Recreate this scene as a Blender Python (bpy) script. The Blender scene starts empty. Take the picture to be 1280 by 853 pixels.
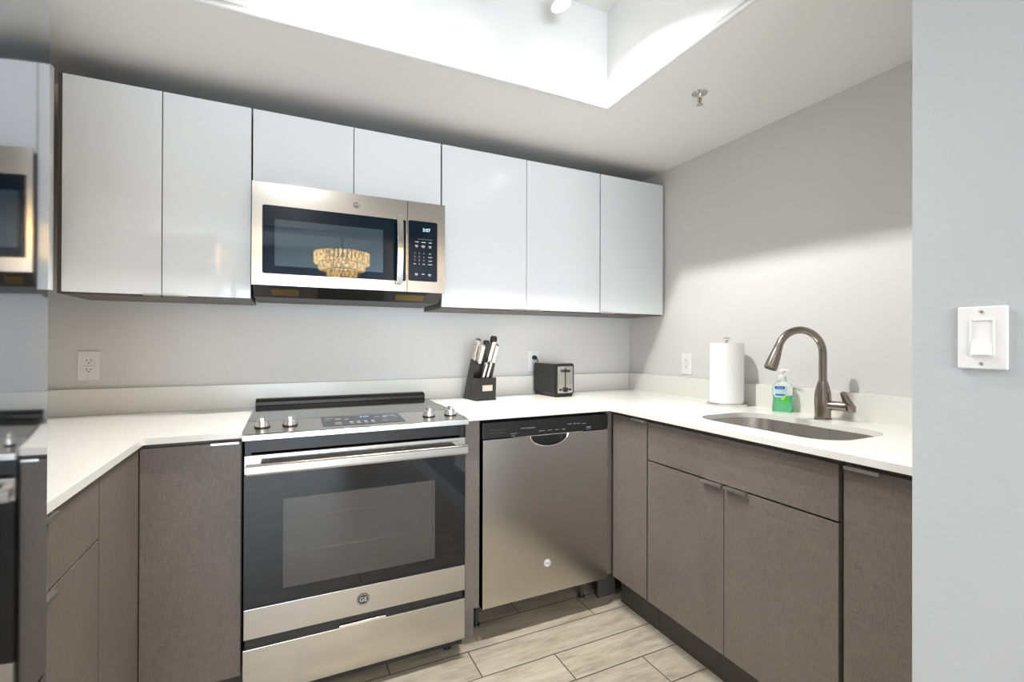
import bpy, bmesh, math, random
from mathutils import Vector, Matrix
random.seed(4)
PI = math.pi
S = bpy.context.scene
COL = S.collection

# ------------------------------------------------------------------ camera, world, exposure
cam_d = bpy.data.cameras.new('camera'); cam = bpy.data.objects.new('camera', cam_d); COL.objects.link(cam)
CAM = Vector((0.1283, -2.407, 1.2097))
yaw, pitch, roll = 0.4428, 0.0032, -0.0031
cam_d.sensor_fit = 'HORIZONTAL'; cam_d.sensor_width = 36.0
cam_d.lens = 591.97 / 1280 * 36.0
cam_d.clip_start = 0.02
cam.matrix_world = (Matrix.Translation(CAM) @ Matrix.Rotation(-yaw, 4, 'Z') @ Matrix.Rotation(PI/2 + pitch, 4, 'X') @ Matrix.Rotation(-roll, 4, 'Z'))
S.camera = cam
S.view_settings.view_transform = 'Standard'; S.view_settings.look = 'None'
S.view_settings.gamma = 1.0; S.view_settings.use_curve_mapping = False
S.view_settings.exposure = 0.34
world = bpy.data.worlds.new('world'); S.world = world; world.use_nodes = True
world.node_tree.nodes['Background'].inputs[0].default_value = (0.72, 0.83, 1.0, 1)
world.node_tree.nodes['Background'].inputs[1].default_value = 1.2

FILL_W = 3.5           # added fill light in the tray, out of view behind the camera
WINDOW_W = 165.0       # daylight through the living room window
BULBS = [(1.05, -0.89, 2.46, 68.0, (0.26, -0.14, -1.0)), (0.74, -0.89, 2.46, 60.0, (-0.16, -0.10, -1.0)), (0.43, -0.89, 2.46, 60.0, (-0.14, 0.02, -1.0))]   # x, y, z, watts, aim

def lamp(name, kind, loc, energy, color=(1, 1, 1), **kw):
    d = bpy.data.lights.new(name, kind); d.energy = energy; d.color = color
    for k, v in kw.items(): setattr(d, k, v)
    o = bpy.data.objects.new(name, d); o.location = loc; COL.objects.link(o)
    return o
wl = lamp('window_daylight', 'AREA', (-0.5, -6.52, 1.10), WINDOW_W, (0.80, 0.90, 1.0), shape='RECTANGLE', size=2.7, size_y=1.8)
wl.rotation_euler = (PI/2, 0, 0)
lamp('added_fill_light', 'AREA', (0.18, -2.74, 2.515), FILL_W, (1.0, 0.985, 0.965), shape='DISK', size=0.28)  # soft fill added to brighten the left cabinets and wall
for x, y, z, w, aim in BULBS:
    s = lamp('track_bulb_light', 'SPOT', (x, y, z), w, (1.0, 0.98, 0.955), spot_size=math.radians(118), spot_blend=0.7, shadow_soft_size=0.016)
    s.rotation_euler = Vector(aim).to_track_quat('-Z', 'Y').to_euler()

# ------------------------------------------------------------------ materials
def mat(name, col, rough=0.5, metal=0.0, **kw):
    m = bpy.data.materials.new(name); m.use_nodes = True
    b = m.node_tree.nodes['Principled BSDF']
    b.inputs['Base Color'].default_value = (*col, 1); b.inputs['Roughness'].default_value = rough
    b.inputs['Metallic'].default_value = metal
    for k, v in kw.items(): b.inputs[k].default_value = v
    return m
def N(m, t, **kw):
    n = m.node_tree.nodes.new(t)
    for k, v in kw.items(): setattr(n, k, v)
    return n
def L(m, a, b): m.node_tree.links.new(a, b)
def bsdf(m): return m.node_tree.nodes['Principled BSDF']
def noise(m, scale, stretch=(1, 1, 1), detail=3, coord='Object'):
    tc = N(m, 'ShaderNodeTexCoord'); mp = N(m, 'ShaderNodeMapping'); nz = N(m, 'ShaderNodeTexNoise')
    mp.inputs['Scale'].default_value = stretch
    nz.inputs['Scale'].default_value = scale; nz.inputs['Detail'].default_value = detail
    L(m, tc.outputs[coord], mp.inputs[0]); L(m, mp.outputs[0], nz.inputs['Vector'])
    return nz.outputs['Fac']
def ramp(m, fac, stops):
    r = N(m, 'ShaderNodeValToRGB'); e = r.color_ramp.elements
    while len(e) < len(stops): e.new(0.5)
    for i, (p, c) in enumerate(stops):
        e[i].position = p; e[i].color = (*c, 1)
    L(m, fac, r.inputs[0]); return r.outputs[0]
def bump(m, fac, strength, dist=0.002):
    b = N(m, 'ShaderNodeBump'); b.inputs['Strength'].default_value = strength; b.inputs['Distance'].default_value = dist
    L(m, fac, b.inputs['Height']); L(m, b.outputs[0], bsdf(m).inputs['Normal'])
def math_n(m, op, a, b=None):
    n = N(m, 'ShaderNodeMath', operation=op)
    for i, v in enumerate((a, b)):
        if v is None: continue
        if isinstance(v, (int, float)): n.inputs[i].default_value = v
        else: L(m, v, n.inputs[i])
    return n.outputs[0]

def wall_mat(name, col, rough=0.55, b=0.12, scale=90):
    m = mat(name, col, rough); bump(m, noise(m, scale, detail=2), b, 0.003); return m
M = {}
M['wall'] = wall_mat('wall_paint', (0.68, 0.67, 0.655))
M['partition'] = wall_mat('partition_paint', (0.485, 0.50, 0.52), 0.5, 0.25, 38)
M['ceiling'] = wall_mat('ceiling_paint', (0.82, 0.815, 0.80), 0.7, 0.05)
M['tray'] = wall_mat('tray_paint', (0.83, 0.83, 0.82), 0.6, 0.04)
M['white_trim'] = mat('white_trim', (0.78, 0.78, 0.77), 0.35)
M['gloss'] = mat('gloss_white_lacquer', (0.74, 0.755, 0.77), 0.07)
bump(M['gloss'], noise(M['gloss'], 9, detail=1), 0.02, 0.004)
M['quartz'] = mat('white_quartz', (0.80, 0.79, 0.74), 0.22)
nz = noise(M['quartz'], 260, detail=4); L(M['quartz'], ramp(M['quartz'], nz, [(0.3, (0.74, 0.73, 0.68)), (0.55, (0.80, 0.79, 0.745)), (0.8, (0.83, 0.82, 0.78))]), bsdf(M['quartz']).inputs['Base Color'])
def linen(name, dark, light):
    m = mat(name, dark, 0.42)
    a = noise(m, 90, (9, 9, 0.4), 3); b = noise(m, 90, (0.4, 0.4, 9), 3); c = noise(m, 5, (1, 1, 0.6), 3)
    f = math_n(m, 'ADD', math_n(m, 'MULTIPLY', a, 0.46), math_n(m, 'MULTIPLY', b, 0.38))
    f = math_n(m, 'ADD', f, math_n(m, 'MULTIPLY', c, 0.16))
    L(m, ramp(m, f, [(0.36, dark), (0.64, light)]), bsdf(m).inputs['Base Color'])
    bump(m, f, 0.12, 0.001)
    return m
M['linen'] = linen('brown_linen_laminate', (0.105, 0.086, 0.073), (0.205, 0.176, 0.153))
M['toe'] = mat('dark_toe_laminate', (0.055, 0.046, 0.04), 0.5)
M['carcass'] = linen('brown_carcass_laminate', (0.085, 0.068, 0.057), (0.115, 0.096, 0.084))
def steel(name, col, rough, stretch, amt=0.05, scale=40, bs=0.02, grain=None):
    m = mat(name, col, rough, 1.0)
    if grain:                                   # direction of the brushing
        c = N(m, 'ShaderNodeCombineXYZ')
        for k in range(3): c.inputs[k].default_value = grain[k]
        L(m, c.outputs[0], bsdf(m).inputs['Tangent']); bsdf(m).inputs['Anisotropic'].default_value = 0.7
    f = noise(m, scale, stretch, 4)
    r = N(m, 'ShaderNodeMapRange'); r.inputs['To Min'].default_value = rough - amt; r.inputs['To Max'].default_value = rough + amt
    L(m, f, r.inputs['Value']); L(m, r.outputs[0], bsdf(m).inputs['Roughness'])
    if bs: bump(m, f, bs, 0.001)
    return m
M['steel'] = steel('brushed_steel', (0.54, 0.525, 0.50), 0.21, (0.4, 1, 40), amt=0.015, bs=0.0, grain=(1, 0, 0))
M['steel_dw'] = steel('brushed_steel_dark', (0.56, 0.53, 0.49), 0.24, (0.4, 1, 40), amt=0.015, bs=0.0, grain=(1, 0, 0))
M['steel_fridge'] = steel('polished_fridge_steel', (0.52, 0.53, 0.56), 0.055, (22, 22, 0.4), 0.02, 30, 0.006)
M['steel_sink'] = steel('sink_steel', (0.50, 0.47, 0.43), 0.28, (3, 3, 0.6), amt=0.02, bs=0.0)
M['nickel'] = steel('brushed_nickel', (0.28, 0.245, 0.21), 0.26, (6, 6, 14), 0.05)
M['chrome'] = mat('chrome', (0.75, 0.74, 0.72), 0.10, 1.0)
M['satin'] = mat('satin_aluminium', (0.70, 0.68, 0.65), 0.32, 1.0)
M['black_glass'] = mat('black_glass', (0.006, 0.007, 0.009), 0.03, IOR=1.5)
M['cooktop'] = mat('cooktop_glass', (0.012, 0.012, 0.012), 0.06)
M['navy_glass'] = mat('dark_blue_black_glass', (0.004, 0.010, 0.020), 0.03, IOR=1.36)
M['oven_pane'] = mat('oven_window_mesh', (0.085, 0.083, 0.078), 0.05, Alpha=0.7, IOR=1.6)
bump(M['oven_pane'], noise(M['oven_pane'], 14, (1, 1, 1), 2), 0.006, 0.01)
M['mw_pane'] = mat('microwave_window_mesh', (0.045, 0.068, 0.085), 0.02, IOR=1.42)
M['black'] = mat('black_plastic', (0.012, 0.012, 0.012), 0.4)
M['black_satin'] = mat('black_painted_wood', (0.012, 0.011, 0.011), 0.33)
M['dark_grey'] = mat('dark_grey_metal', (0.07, 0.068, 0.065), 0.45, 0.6)
M['toaster_black'] = mat('toaster_black_shell', (0.012, 0.012, 0.013), 0.42)
M['white_plastic'] = mat('white_plastic', (0.80, 0.80, 0.80), 0.3)
M['slot_dark'] = mat('socket_slot', (0.03, 0.03, 0.03), 0.5)
M['print'] = mat('pale_print', (0.62, 0.64, 0.66), 0.5)
M['print_dim'] = mat('grey_print', (0.30, 0.31, 0.32), 0.5)
M['badge_dark'] = mat('badge_dark', (0.05, 0.048, 0.045), 0.45)
M['mesh_gold'] = mat('brass_grease_mesh', (0.26, 0.17, 0.06), 0.5, 0.7)
f = noise(M['mesh_gold'], 420, detail=1); L(M['mesh_gold'], ramp(M['mesh_gold'], f, [(0.35, (0.09, 0.06, 0.02)), (0.65, (0.34, 0.23, 0.09))]), bsdf(M['mesh_gold']).inputs['Base Color'])
def emit(name, col, s):
    m = mat(name, (0.02, 0.02, 0.02), 0.4)
    bsdf(m).inputs['Emission Color'].default_value = (*col, 1); bsdf(m).inputs['Emission Strength'].default_value = s
    return m
M['led_white'] = emit('clock_digits', (0.55, 0.80, 1.0), 1.6)
M['led_blue'] = emit('oven_clock_digits', (0.15, 0.55, 1.0), 1.2)
M['bulb'] = emit('lit_bulb', (1.0, 0.96, 0.88), 14.0)
M['fill_glow'] = emit('fill_dome_glow', (1.0, 0.95, 0.88), 0.9)  # glow of the added fill dome
M['crystal'] = emit('lit_crystal', (1.0, 0.60, 0.10), 26.0)
f = noise(M['crystal'], 55, (1, 1, 0.5), 2); L(M['crystal'], ramp(M['crystal'], f, [(0.40, (0.35, 0.14, 0.02)), (0.60, (1.0, 0.70, 0.26))]), bsdf(M['crystal']).inputs['Emission Color'])
M['paper'] = mat('paper_towel', (0.84, 0.84, 0.83), 0.9)
bump(M['paper'], noise(M['paper'], 160, detail=2), 0.35, 0.003)
M['card'] = mat('cardboard', (0.42, 0.32, 0.22), 0.8)
M['tag'] = mat('pale_metal_plate', (0.48, 0.44, 0.37), 0.4, 0.3)
M['soap'] = mat('green_soap', (0.16, 0.88, 0.38), 0.08, **{'Transmission Weight': 0.75, 'IOR': 1.36})
M['clear'] = mat('clear_plastic', (0.88, 0.97, 0.98), 0.04, **{'Transmission Weight': 0.92, 'IOR': 1.2})
M['label_blue'] = mat('pale_blue_label', (0.50, 0.74, 0.88), 0.35)
M['label_navy'] = mat('navy_print', (0.02, 0.07, 0.30), 0.35)
M['label_leaf'] = mat('leaf_green_print', (0.10, 0.62, 0.10), 0.35)
M['label_lime'] = mat('lime_print', (0.55, 0.80, 0.10), 0.35)
M['pane'] = mat('window_glass', (0.9, 0.95, 1.0), 0.02, **{'Transmission Weight': 1.0, 'IOR': 1.1})

# plank floor
def floor_mat():
    m = mat('wood_look_plank_tile', (0.4, 0.37, 0.3), 0.34)
    tc = N(m, 'ShaderNodeTexCoord'); sp = N(m, 'ShaderNodeSeparateXYZ'); L(m, tc.outputs['Object'], sp.inputs[0])
    X, Y = sp.outputs[0], sp.outputs[1]
    W, LEN = 0.1545, 0.90
    v = math_n(m, 'DIVIDE', math_n(m, 'ADD', Y, 0.66), W)
    row = math_n(m, 'FLOOR', v)
    u = math_n(m, 'ADD', math_n(m, 'DIVIDE', math_n(m, 'SUBTRACT', X, 0.47), LEN), math_n(m, 'DIVIDE', row, 3.0))
    colm = math_n(m, 'FLOOR', u)
    fv = math_n(m, 'FRACT', v); fu = math_n(m, 'FRACT', u)
    ev = math_n(m, 'MINIMUM', fv, math_n(m, 'SUBTRACT', 1.0, fv)); eu = math_n(m, 'MINIMUM', fu, math_n(m, 'SUBTRACT', 1.0, fu))
    gv = math_n(m, 'LESS_THAN', ev, 0.0023 / W); gu = math_n(m, 'LESS_THAN', eu, 0.0022 / LEN)
    g = math_n(m, 'MAXIMUM', gv, gu)
    cb = N(m, 'ShaderNodeCombineXYZ'); L(m, colm, cb.inputs[0]); L(m, row, cb.inputs[1])
    wn = N(m, 'ShaderNodeTexWhiteNoise', noise_dimensions='3D'); L(m, cb.outputs[0], wn.inputs['Vector'])
    # grain: stretched along the plank, offset per plank
    off = N(m, 'ShaderNodeVectorMath', operation='MULTIPLY_ADD'); L(m, wn.outputs['Color'], off.inputs[0]); off.inputs[1].default_value = (7, 7, 7); L(m, tc.outputs['Object'], off.inputs[2])
    mp = N(m, 'ShaderNodeMapping'); mp.inputs['Scale'].default_value = (2.2, 11, 1); L(m, off.outputs[0], mp.inputs[0])
    n1 = N(m, 'ShaderNodeTexNoise'); n1.inputs['Scale'].default_value = 2.0; n1.inputs['Detail'].default_value = 7; n1.inputs['Roughness'].default_value = 0.65; L(m, mp.outputs[0], n1.inputs['Vector'])
    mp2 = N(m, 'ShaderNodeMapping'); mp2.inputs['Scale'].default_value = (5, 70, 1); L(m, off.outputs[0], mp2.inputs[0])
    n2 = N(m, 'ShaderNodeTexNoise'); n2.inputs['Scale'].default_value = 3.0; n2.inputs['Detail'].default_value = 5; L(m, mp2.outputs[0], n2.inputs['Vector'])
    fac = math_n(m, 'ADD', math_n(m, 'MULTIPLY', n1.outputs['Fac'], 0.72), math_n(m, 'MULTIPLY', n2.outputs['Fac'], 0.28))
    c = ramp(m, fac, [(0.33, (0.25, 0.215, 0.165)), (0.50, (0.40, 0.36, 0.285)), (0.66, (0.49, 0.45, 0.37))])
    hs = N(m, 'ShaderNodeHueSaturation'); L(m, c, hs.inputs['Color'])
    L(m, math_n(m, 'ADD', math_n(m, 'MULTIPLY', wn.outputs['Value'], 0.20), 0.90), hs.inputs['Value'])
    mx = N(m, 'ShaderNodeMix', data_type='RGBA'); L(m, g, mx.inputs['Factor']); L(m, hs.outputs[0], mx.inputs[6]); mx.inputs[7].default_value = (0.055, 0.048, 0.04, 1)
    L(m, mx.outputs[2], bsdf(m).inputs['Base Color'])
    h = math_n(m, 'SUBTRACT', math_n(m, 'MULTIPLY', fac, 0.15), g)
    bump(m, h, 0.25, 0.002)
    return m
M['floor'] = floor_mat()

# ------------------------------------------------------------------ mesh helpers
class MB:
    """Collects shapes; build() links them as ONE mesh object."""
    def __init__(s): s.bm = bmesh.new()
    def _merge(s, t, mtx=None):
        if mtx is not None: bmesh.ops.transform(t, matrix=mtx, verts=t.verts)
        me = bpy.data.meshes.new('tmp'); t.to_mesh(me); t.free(); s.bm.from_mesh(me); bpy.data.meshes.remove(me)
    def box(s, x0, x1, y0, y1, z0, z1, bev=0.0, seg=2, mtx=None):
        t = bmesh.new(); bmesh.ops.create_cube(t, size=1)
        bmesh.ops.transform(t, matrix=Matrix.Translation(((x0+x1)/2, (y0+y1)/2, (z0+z1)/2)) @ Matrix.Diagonal((abs(x1-x0), abs(y1-y0), abs(z1-z0), 1)), verts=t.verts)
        if bev: bmesh.ops.bevel(t, geom=list(t.edges), offset=bev, segments=seg, affect='EDGES', profile=0.5)
        s._merge(t, mtx); return s
    def cyl(s, c, r, h, axis='Z', r2=None, n=32, bev=0.0, mtx=None):
        t = bmesh.new(); bmesh.ops.create_cone(t, cap_ends=True, segments=n, radius1=r, radius2=r if r2 is None else r2, depth=h)
        if bev:
            ed = [e for e in t.edges if abs(e.verts[0].co.z - e.verts[1].co.z) < 1e-6]
            bmesh.ops.bevel(t, geom=ed, offset=bev, segments=2, affect='EDGES', profile=0.5)
        R = {'Z': Matrix.Identity(4), 'X': Matrix.Rotation(PI/2, 4, 'Y'), 'Y': Matrix.Rotation(PI/2, 4, 'X')}[axis]
        m = Matrix.Translation(c) @ R
        s._merge(t, m if mtx is None else mtx @ m); return s
    def lathe(s, prof, c=(0, 0, 0), n=40, mtx=None, sx=1.0, sy=1.0):
        t = bmesh.new(); rings = []
        for r, z in prof:
            rings.append([t.verts.new((max(r, 1e-5)*sx*math.cos(2*PI*k/n), max(r, 1e-5)*sy*math.sin(2*PI*k/n), z)) for k in range(n)])
        for a, b in zip(rings, rings[1:]):
            for k in range(n): t.faces.new((a[k], a[(k+1) % n], b[(k+1) % n], b[k]))
        t.faces.new(rings[0][::-1]); t.faces.new(rings[-1])
        m = Matrix.Translation(c)
        s._merge(t, m if mtx is None else mtx @ m); return s
    def prism(s, pts, a, b, axis='X', mtx=None, bev=0.0):
        """pts outline in the plane across axis (X: y,z  Y: x,z  Z: x,y), run from a to b."""
        t = bmesh.new()
        def P(p, k): return {'X': (k, p[0], p[1]), 'Y': (p[0], k, p[1]), 'Z': (p[0], p[1], k)}[axis]
        A = [t.verts.new(P(p, a)) for p in pts]; B = [t.verts.new(P(p, b)) for p in pts]; n = len(pts)
        t.faces.new(A); t.faces.new(B[::-1])
        for k in range(n): t.faces.new((A[k], B[k], B[(k+1) % n], A[(k+1) % n]))
        bmesh.ops.recalc_face_normals(t, faces=t.faces)
        if bev: bmesh.ops.bevel(t, geom=list(t.edges), offset=bev, segments=2, affect='EDGES', profile=0.5)
        s._merge(t, mtx); return s
    def tube(s, pts, r, n=16, cap=True, mtx=None):
        """sweep of a circle along pts; r a number or one radius per point"""
        pts = [Vector(p) for p in pts]; t = bmesh.new(); rings = []
        rs = r if isinstance(r, (list, tuple)) else [r]*len(pts)
        up = None
        for i, p in enumerate(pts):
            d = (pts[min(i+1, len(pts)-1)] - pts[max(i-1, 0)]).normalized()
            if up is None:
                up = d.orthogonal().normalized()
            up = (up - d*up.dot(d)).normalized(); sd = d.cross(up)
            rings.append([t.verts.new(p + (up*math.cos(2*PI*k/n) + sd*math.sin(2*PI*k/n))*rs[i]) for k in range(n)])
        for a, b in zip(rings, rings[1:]):
            for k in range(n): t.faces.new((a[k], a[(k+1) % n], b[(k+1) % n], b[k]))
        if cap: t.faces.new(rings[0][::-1]); t.faces.new(rings[-1])
        bmesh.ops.recalc_face_normals(t, faces=t.faces)
        s._merge(t, mtx); return s
    def mesh(s, me, mtx=None):
        t = bmesh.new(); t.from_mesh(me); s._merge(t, mtx); return s
    def build(s, name, material, parent=None, local=False, smooth=True):
        """local=False: coordinates are world ones, moved into the parent's frame"""
        if parent is not None and not local:
            o = Vector(); q = parent
            while q is not None: o += q.location; q = q.parent
            bmesh.ops.translate(s.bm, verts=s.bm.verts, vec=-o)
        me = bpy.data.meshes.new(name); s.bm.to_mesh(me); s.bm.free()
        me.materials.append(material)
        if smooth:
            for p in me.polygons: p.use_smooth = True
            me.set_sharp_from_angle(angle=math.radians(32))
        o = bpy.data.objects.new(name, me); COL.objects.link(o)
        if smooth:
            wn = o.modifiers.new('weighted_normals', 'WEIGHTED_NORMAL'); wn.keep_sharp = True; wn.weight = 100
        if parent is not None: o.parent = parent
        return o
def tag(o, label=None, cat=None, group=None, kind=None):
    if label: o['label'] = label
    if cat: o['category'] = cat
    if group: o['group'] = group
    if kind: o['kind'] = kind
    return o
def thing(name, label, cat, loc, rz=0.0, group=None):
    o = bpy.data.objects.new(name, None); COL.objects.link(o); o.empty_display_size = 0.05
    o.location = loc; o.rotation_euler = (0, 0, rz)
    return tag(o, label, cat, group)
def rebase(o, loc):
    """put the origin of a one-mesh thing at loc"""
    v = Vector(loc); o.data.transform(Matrix.Translation(-v)); o.location = v; return o
def struct(name, mb, m):
    return tag(mb.build(name, m, smooth=False), kind='structure')
def curve_mesh(loops, half):
    """flat outline(s) with holes, thickened by half each way"""
    c = bpy.data.curves.new('outline', 'CURVE'); c.dimensions = '2D'; c.fill_mode = 'BOTH'; c.extrude = half
    for lp in loops:
        sp = c.splines.new('POLY'); sp.points.add(len(lp)-1)
        for p, q in zip(sp.points, lp): p.co = (q[0], q[1], 0, 1)
        sp.use_cyclic_u = True
    o = bpy.data.objects.new('outline', c); COL.objects.link(o)
    me = bpy.data.meshes.new_from_object(o.evaluated_get(bpy.context.evaluated_depsgraph_get()))
    bpy.data.objects.remove(o); bpy.data.curves.remove(c); return me
def slab(loops, z0, z1):
    me = curve_mesh(loops, (z1-z0)/2); mb = MB(); mb.mesh(me, Matrix.Translation((0, 0, (z0+z1)/2))); bpy.data.meshes.remove(me)
    bmesh.ops.remove_doubles(mb.bm, verts=mb.bm.verts, dist=1e-5); return mb
def rrect(x0, x1, y0, y1, r, n=8):
    out = []
    for cx, cy, a in ((x1-r, y1-r, 0), (x0+r, y1-r, 90), (x0+r, y0+r, 180), (x1-r, y0+r, 270)):
        for k in range(n+1):
            t = math.radians(a + 90*k/n); out.append((cx + r*math.cos(t), cy + r*math.sin(t)))
    return out
FRONT = Matrix.Rotation(PI/2, 4, 'X')                 # text plane xy -> facing -y
def text_mesh(body, size, depth=0.0004):
    c = bpy.data.curves.new('txt', 'FONT'); c.body = body; c.size = size; c.extrude = depth; c.align_x = 'CENTER'; c.align_y = 'CENTER'; c.resolution_u = 3
    o = bpy.data.objects.new('txt', c); COL.objects.link(o)
    me = bpy.data.meshes.new_from_object(o.evaluated_get(bpy.context.evaluated_depsgraph_get()))
    bpy.data.objects.remove(o); bpy.data.curves.remove(c); return me
def text_on(mb, body, size, mtx):
    me = text_mesh(body, size); mb.mesh(me, mtx); bpy.data.meshes.remove(me); return mb
def plate(x0, x1, z0, z1, r, y0, y1):
    """rounded plate facing -y (front at y0)"""
    mb = MB(); mb.prism(rrect(x0, x1, z0, z1, r, 6), y0, y1, 'Y'); return mb
def copy_thing(o, loc, label, rz=None):
    r = o.copy(); COL.objects.link(r); r.location = loc; r['label'] = label
    if rz is not None: r.rotation_euler = (0, 0, rz)
    for ch in list(o.children):
        c = ch.copy(); COL.objects.link(c); c.parent = r
        for g in list(ch.children):
            d = g.copy(); COL.objects.link(d); d.parent = c
    return r

# ------------------------------------------------------------------ the room
XR, XL, ZC, ZT = 2.10, -0.90, 2.205, 2.62          # right wall, left wall, soffit, tray ceiling
YP, XP = -1.884, 1.28                               # end and face of the near partition
TX0, TX1, TY1, TY0 = -0.166, 1.36, -0.753, -3.00    # tray opening
struct('floor', MB().box(-3.3, 3.0, -6.7, 0.12, -0.06, 0.0), M['floor'])
struct('wall_back', MB().box(XL-0.12, XR+0.12, 0.0, 0.12, 0, 2.75), M['wall'])
struct('wall_right', MB().box(XR, XR+0.12, -3.15, 0.0, 0, 2.75), M['wall'])
struct('wall_left', MB().box(XL-0.12, XL, -3.15, 0.0, 0, 2.75), M['wall'])
struct('wall_partition', MB().box(XP, XR, -3.15, YP, 0, ZC).box(XP, 3.0, -6.6, -3.15, 0, 2.75), M['partition'])
struct('baseboard_partition', MB().box(XP-0.013, XP-0.0005, -6.55, YP, 0, 0.10), M['white_trim'])
struct('ceiling', slab([[(XL, 0), (XR, 0), (XR, -3.15), (XL, -3.15)], [(TX0, TY1), (TX1, TY1), (TX1, TY0), (TX0, TY0)]], ZC, ZC+0.03), M['ceiling'])
tr = MB()
tr.box(TX0-0.03, TX0, TY0-0.03, TY1+0.03, ZC+0.03, ZT).box(TX1, TX1+0.03, TY0-0.03, TY1+0.03, ZC+0.03, ZT)
tr.box(TX0, TX1, TY1, TY1+0.03, ZC+0.03, ZT).box(TX0, TX1, TY0-0.03, TY0, ZC+0.03, ZT)
tr.box(TX0-0.03, TX1+0.03, TY0-0.03, TY1+0.03, ZT, ZT+0.03)
struct('ceiling_tray', tr, M['tray'])
# living room behind the camera (seen in the glossy fronts)
struct('ceiling_living', MB().box(-3.3, XP, -6.6, -3.15, 2.66, 2.75), M['ceiling'])
struct('trim_1', MB().box(XL-0.12, XR+0.12, -3.18, -3.15, ZC, 2.75), M['ceiling'])
struct('wall_rear', MB().box(-3.3, -1.95, -6.7, -6.6, 0, 2.75).box(0.95, XP, -6.7, -6.6, 0, 2.75).box(-1.95, 0.95, -6.7, -6.6, 0, 0.12).box(-1.95, 0.95, -6.7, -6.6, 2.08, 2.75), M['wall'])
struct('wall_entry', MB().box(-3.3, XL-0.12, -3.15, -3.05, 0, 2.75), M['wall'])
struct('wall_side', MB().box(-3.3, -3.2, -6.6, -3.15, 0, 2.75), M['wall'])
wf = MB()
wf.box(-1.95, -1.89, -6.68, -6.62, 0.12, 2.08).box(0.89, 0.95, -6.68, -6.62, 0.12, 2.08).box(-1.89, 0.89, -6.68, -6.62, 2.02, 2.08).box(-1.89, 0.89, -6.68, -6.62, 0.12, 0.18).box(-0.53, -0.47, -6.68, -6.62, 0.18, 2.02)
w1 = struct('window_1', wf, M['white_trim'])
MB().box(-1.89, 0.89, -6.653, -6.647, 0.18, 2.02).build('window_pane', M['pane'], w1)

# ------------------------------------------------------------------ cabinets
G = 0.0015
def pull_bottom(door, x0, x1, yf, z):
    """thin edge pull under an upper door"""
    MB().box(x0, x1, yf-0.006, yf+0.018, z-0.0035, z-0.0006, 0.0008).box(x0, x1, yf-0.006, yf-0.004, z-0.0035, z+0.004, 0.0006).build('edge_pull', M['satin'], door)
UZ0, UZ1, UY = 1.378, 2.118, -0.312
def upper(label, x0, x1, splits, z0, pulls, body_z=None):
    t = thing('upper_cabinet', label, 'cabinet', (x0, 0, z0), group='gloss white upper cabinets')
    bz = (z0-0.006) if body_z is None else body_z
    b = MB(); th = 0.016; yb = UY+0.0185
    b.box(x0+0.001, x0+th, yb, -0.001, bz, UZ1-0.002).box(x1-th, x1-0.001, yb, -0.001, bz, UZ1-0.002)
    b.box(x0+th, x1-th, yb, -0.001, bz, bz+th).box(x0+th, x1-th, yb, -0.001, UZ1-0.018, UZ1-0.002).box(x0+th, x1-th, -0.012, -0.001, bz+th, UZ1-0.018)
    b.build('carcass', M['carcass'], t)
    xs = [x0] + splits + [x1]
    for i, (a, c) in enumerate(zip(xs, xs[1:])):
        d = MB().box(a+G, c-G, UY, UY+0.018, z0, UZ1, 0.0012).build('door', M['gloss'], t)
        if pulls[i]: pull_bottom(d, *pulls[i], UY, z0)
    return t
uc = upper('gloss white two-door wall cabinet left of the microwave', -0.564, 0.0, [-0.2845], UZ0, [(-0.34, -0.29), (-0.28, -0.205)])
MB().box(-0.5745, -0.5655, UY+0.004, -0.002, UZ0-0.006, UZ1).build('filler_strip', M['carcass'], uc)
upper('short gloss white two-door wall cabinet directly above the microwave', 0.003, 0.760, [0.379], 1.820, [None, None], 1.816)
upper('wide gloss white two-door wall cabinet right of the microwave', 0.764, 1.6425, [1.2005], UZ0-0.006, [(1.12, 1.195), (1.206, 1.29)])
upper('single-door gloss white wall cabinet against the right wall', 1.6465, 2.086, [], UZ0-0.006, [(1.652, 1.74)])
# cabinet on the left wall, its door seen edge-on
t = thing('upper_cabinet', 'gloss white wall cabinet on the left wall, door seen edge-on beside the refrigerator', 'cabinet', (XL, -0.8, UZ0), group='gloss white upper cabinets')
MB().box(XL+0.001, -0.594, -1.33, -0.335, UZ0-0.006, UZ1-0.002).build('carcass', M['carcass'], t)
for a, c in ((-0.833, -0.335), (-1.33, -0.836)):
    MB().box(-0.593, -0.575, a, c, UZ0, UZ1, 0.0012).build('door', M['gloss'], t)

CT, CB = 0.920, 0.900          # counter top and underside
BF = -0.630                    # face of the back run
LF, RF = -0.272, 1.478         # faces of the left and right runs
def pull_top_y(door, x0, x1, y, z):
    MB().box(x0, x1, y-0.013, y+0.012, z+0.0006, z+0.0032, 0.0008).box(x0, x1, y-0.0145, y-0.012, z-0.004, z+0.0032, 0.0006).build('edge_pull', M['satin'], door)
def pull_top_x(door, y0, y1, x, z, s):
    a, b = x + s*0.013, x - s*0.012
    MB().box(min(a, b), max(a, b), y0, y1, z+0.0006, z+0.0032, 0.0008).box(a-0.00125, a+0.00125, y0, y1, z-0.006, z+0.0032, 0.0006).build('edge_pull', M['satin'], door)
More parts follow.
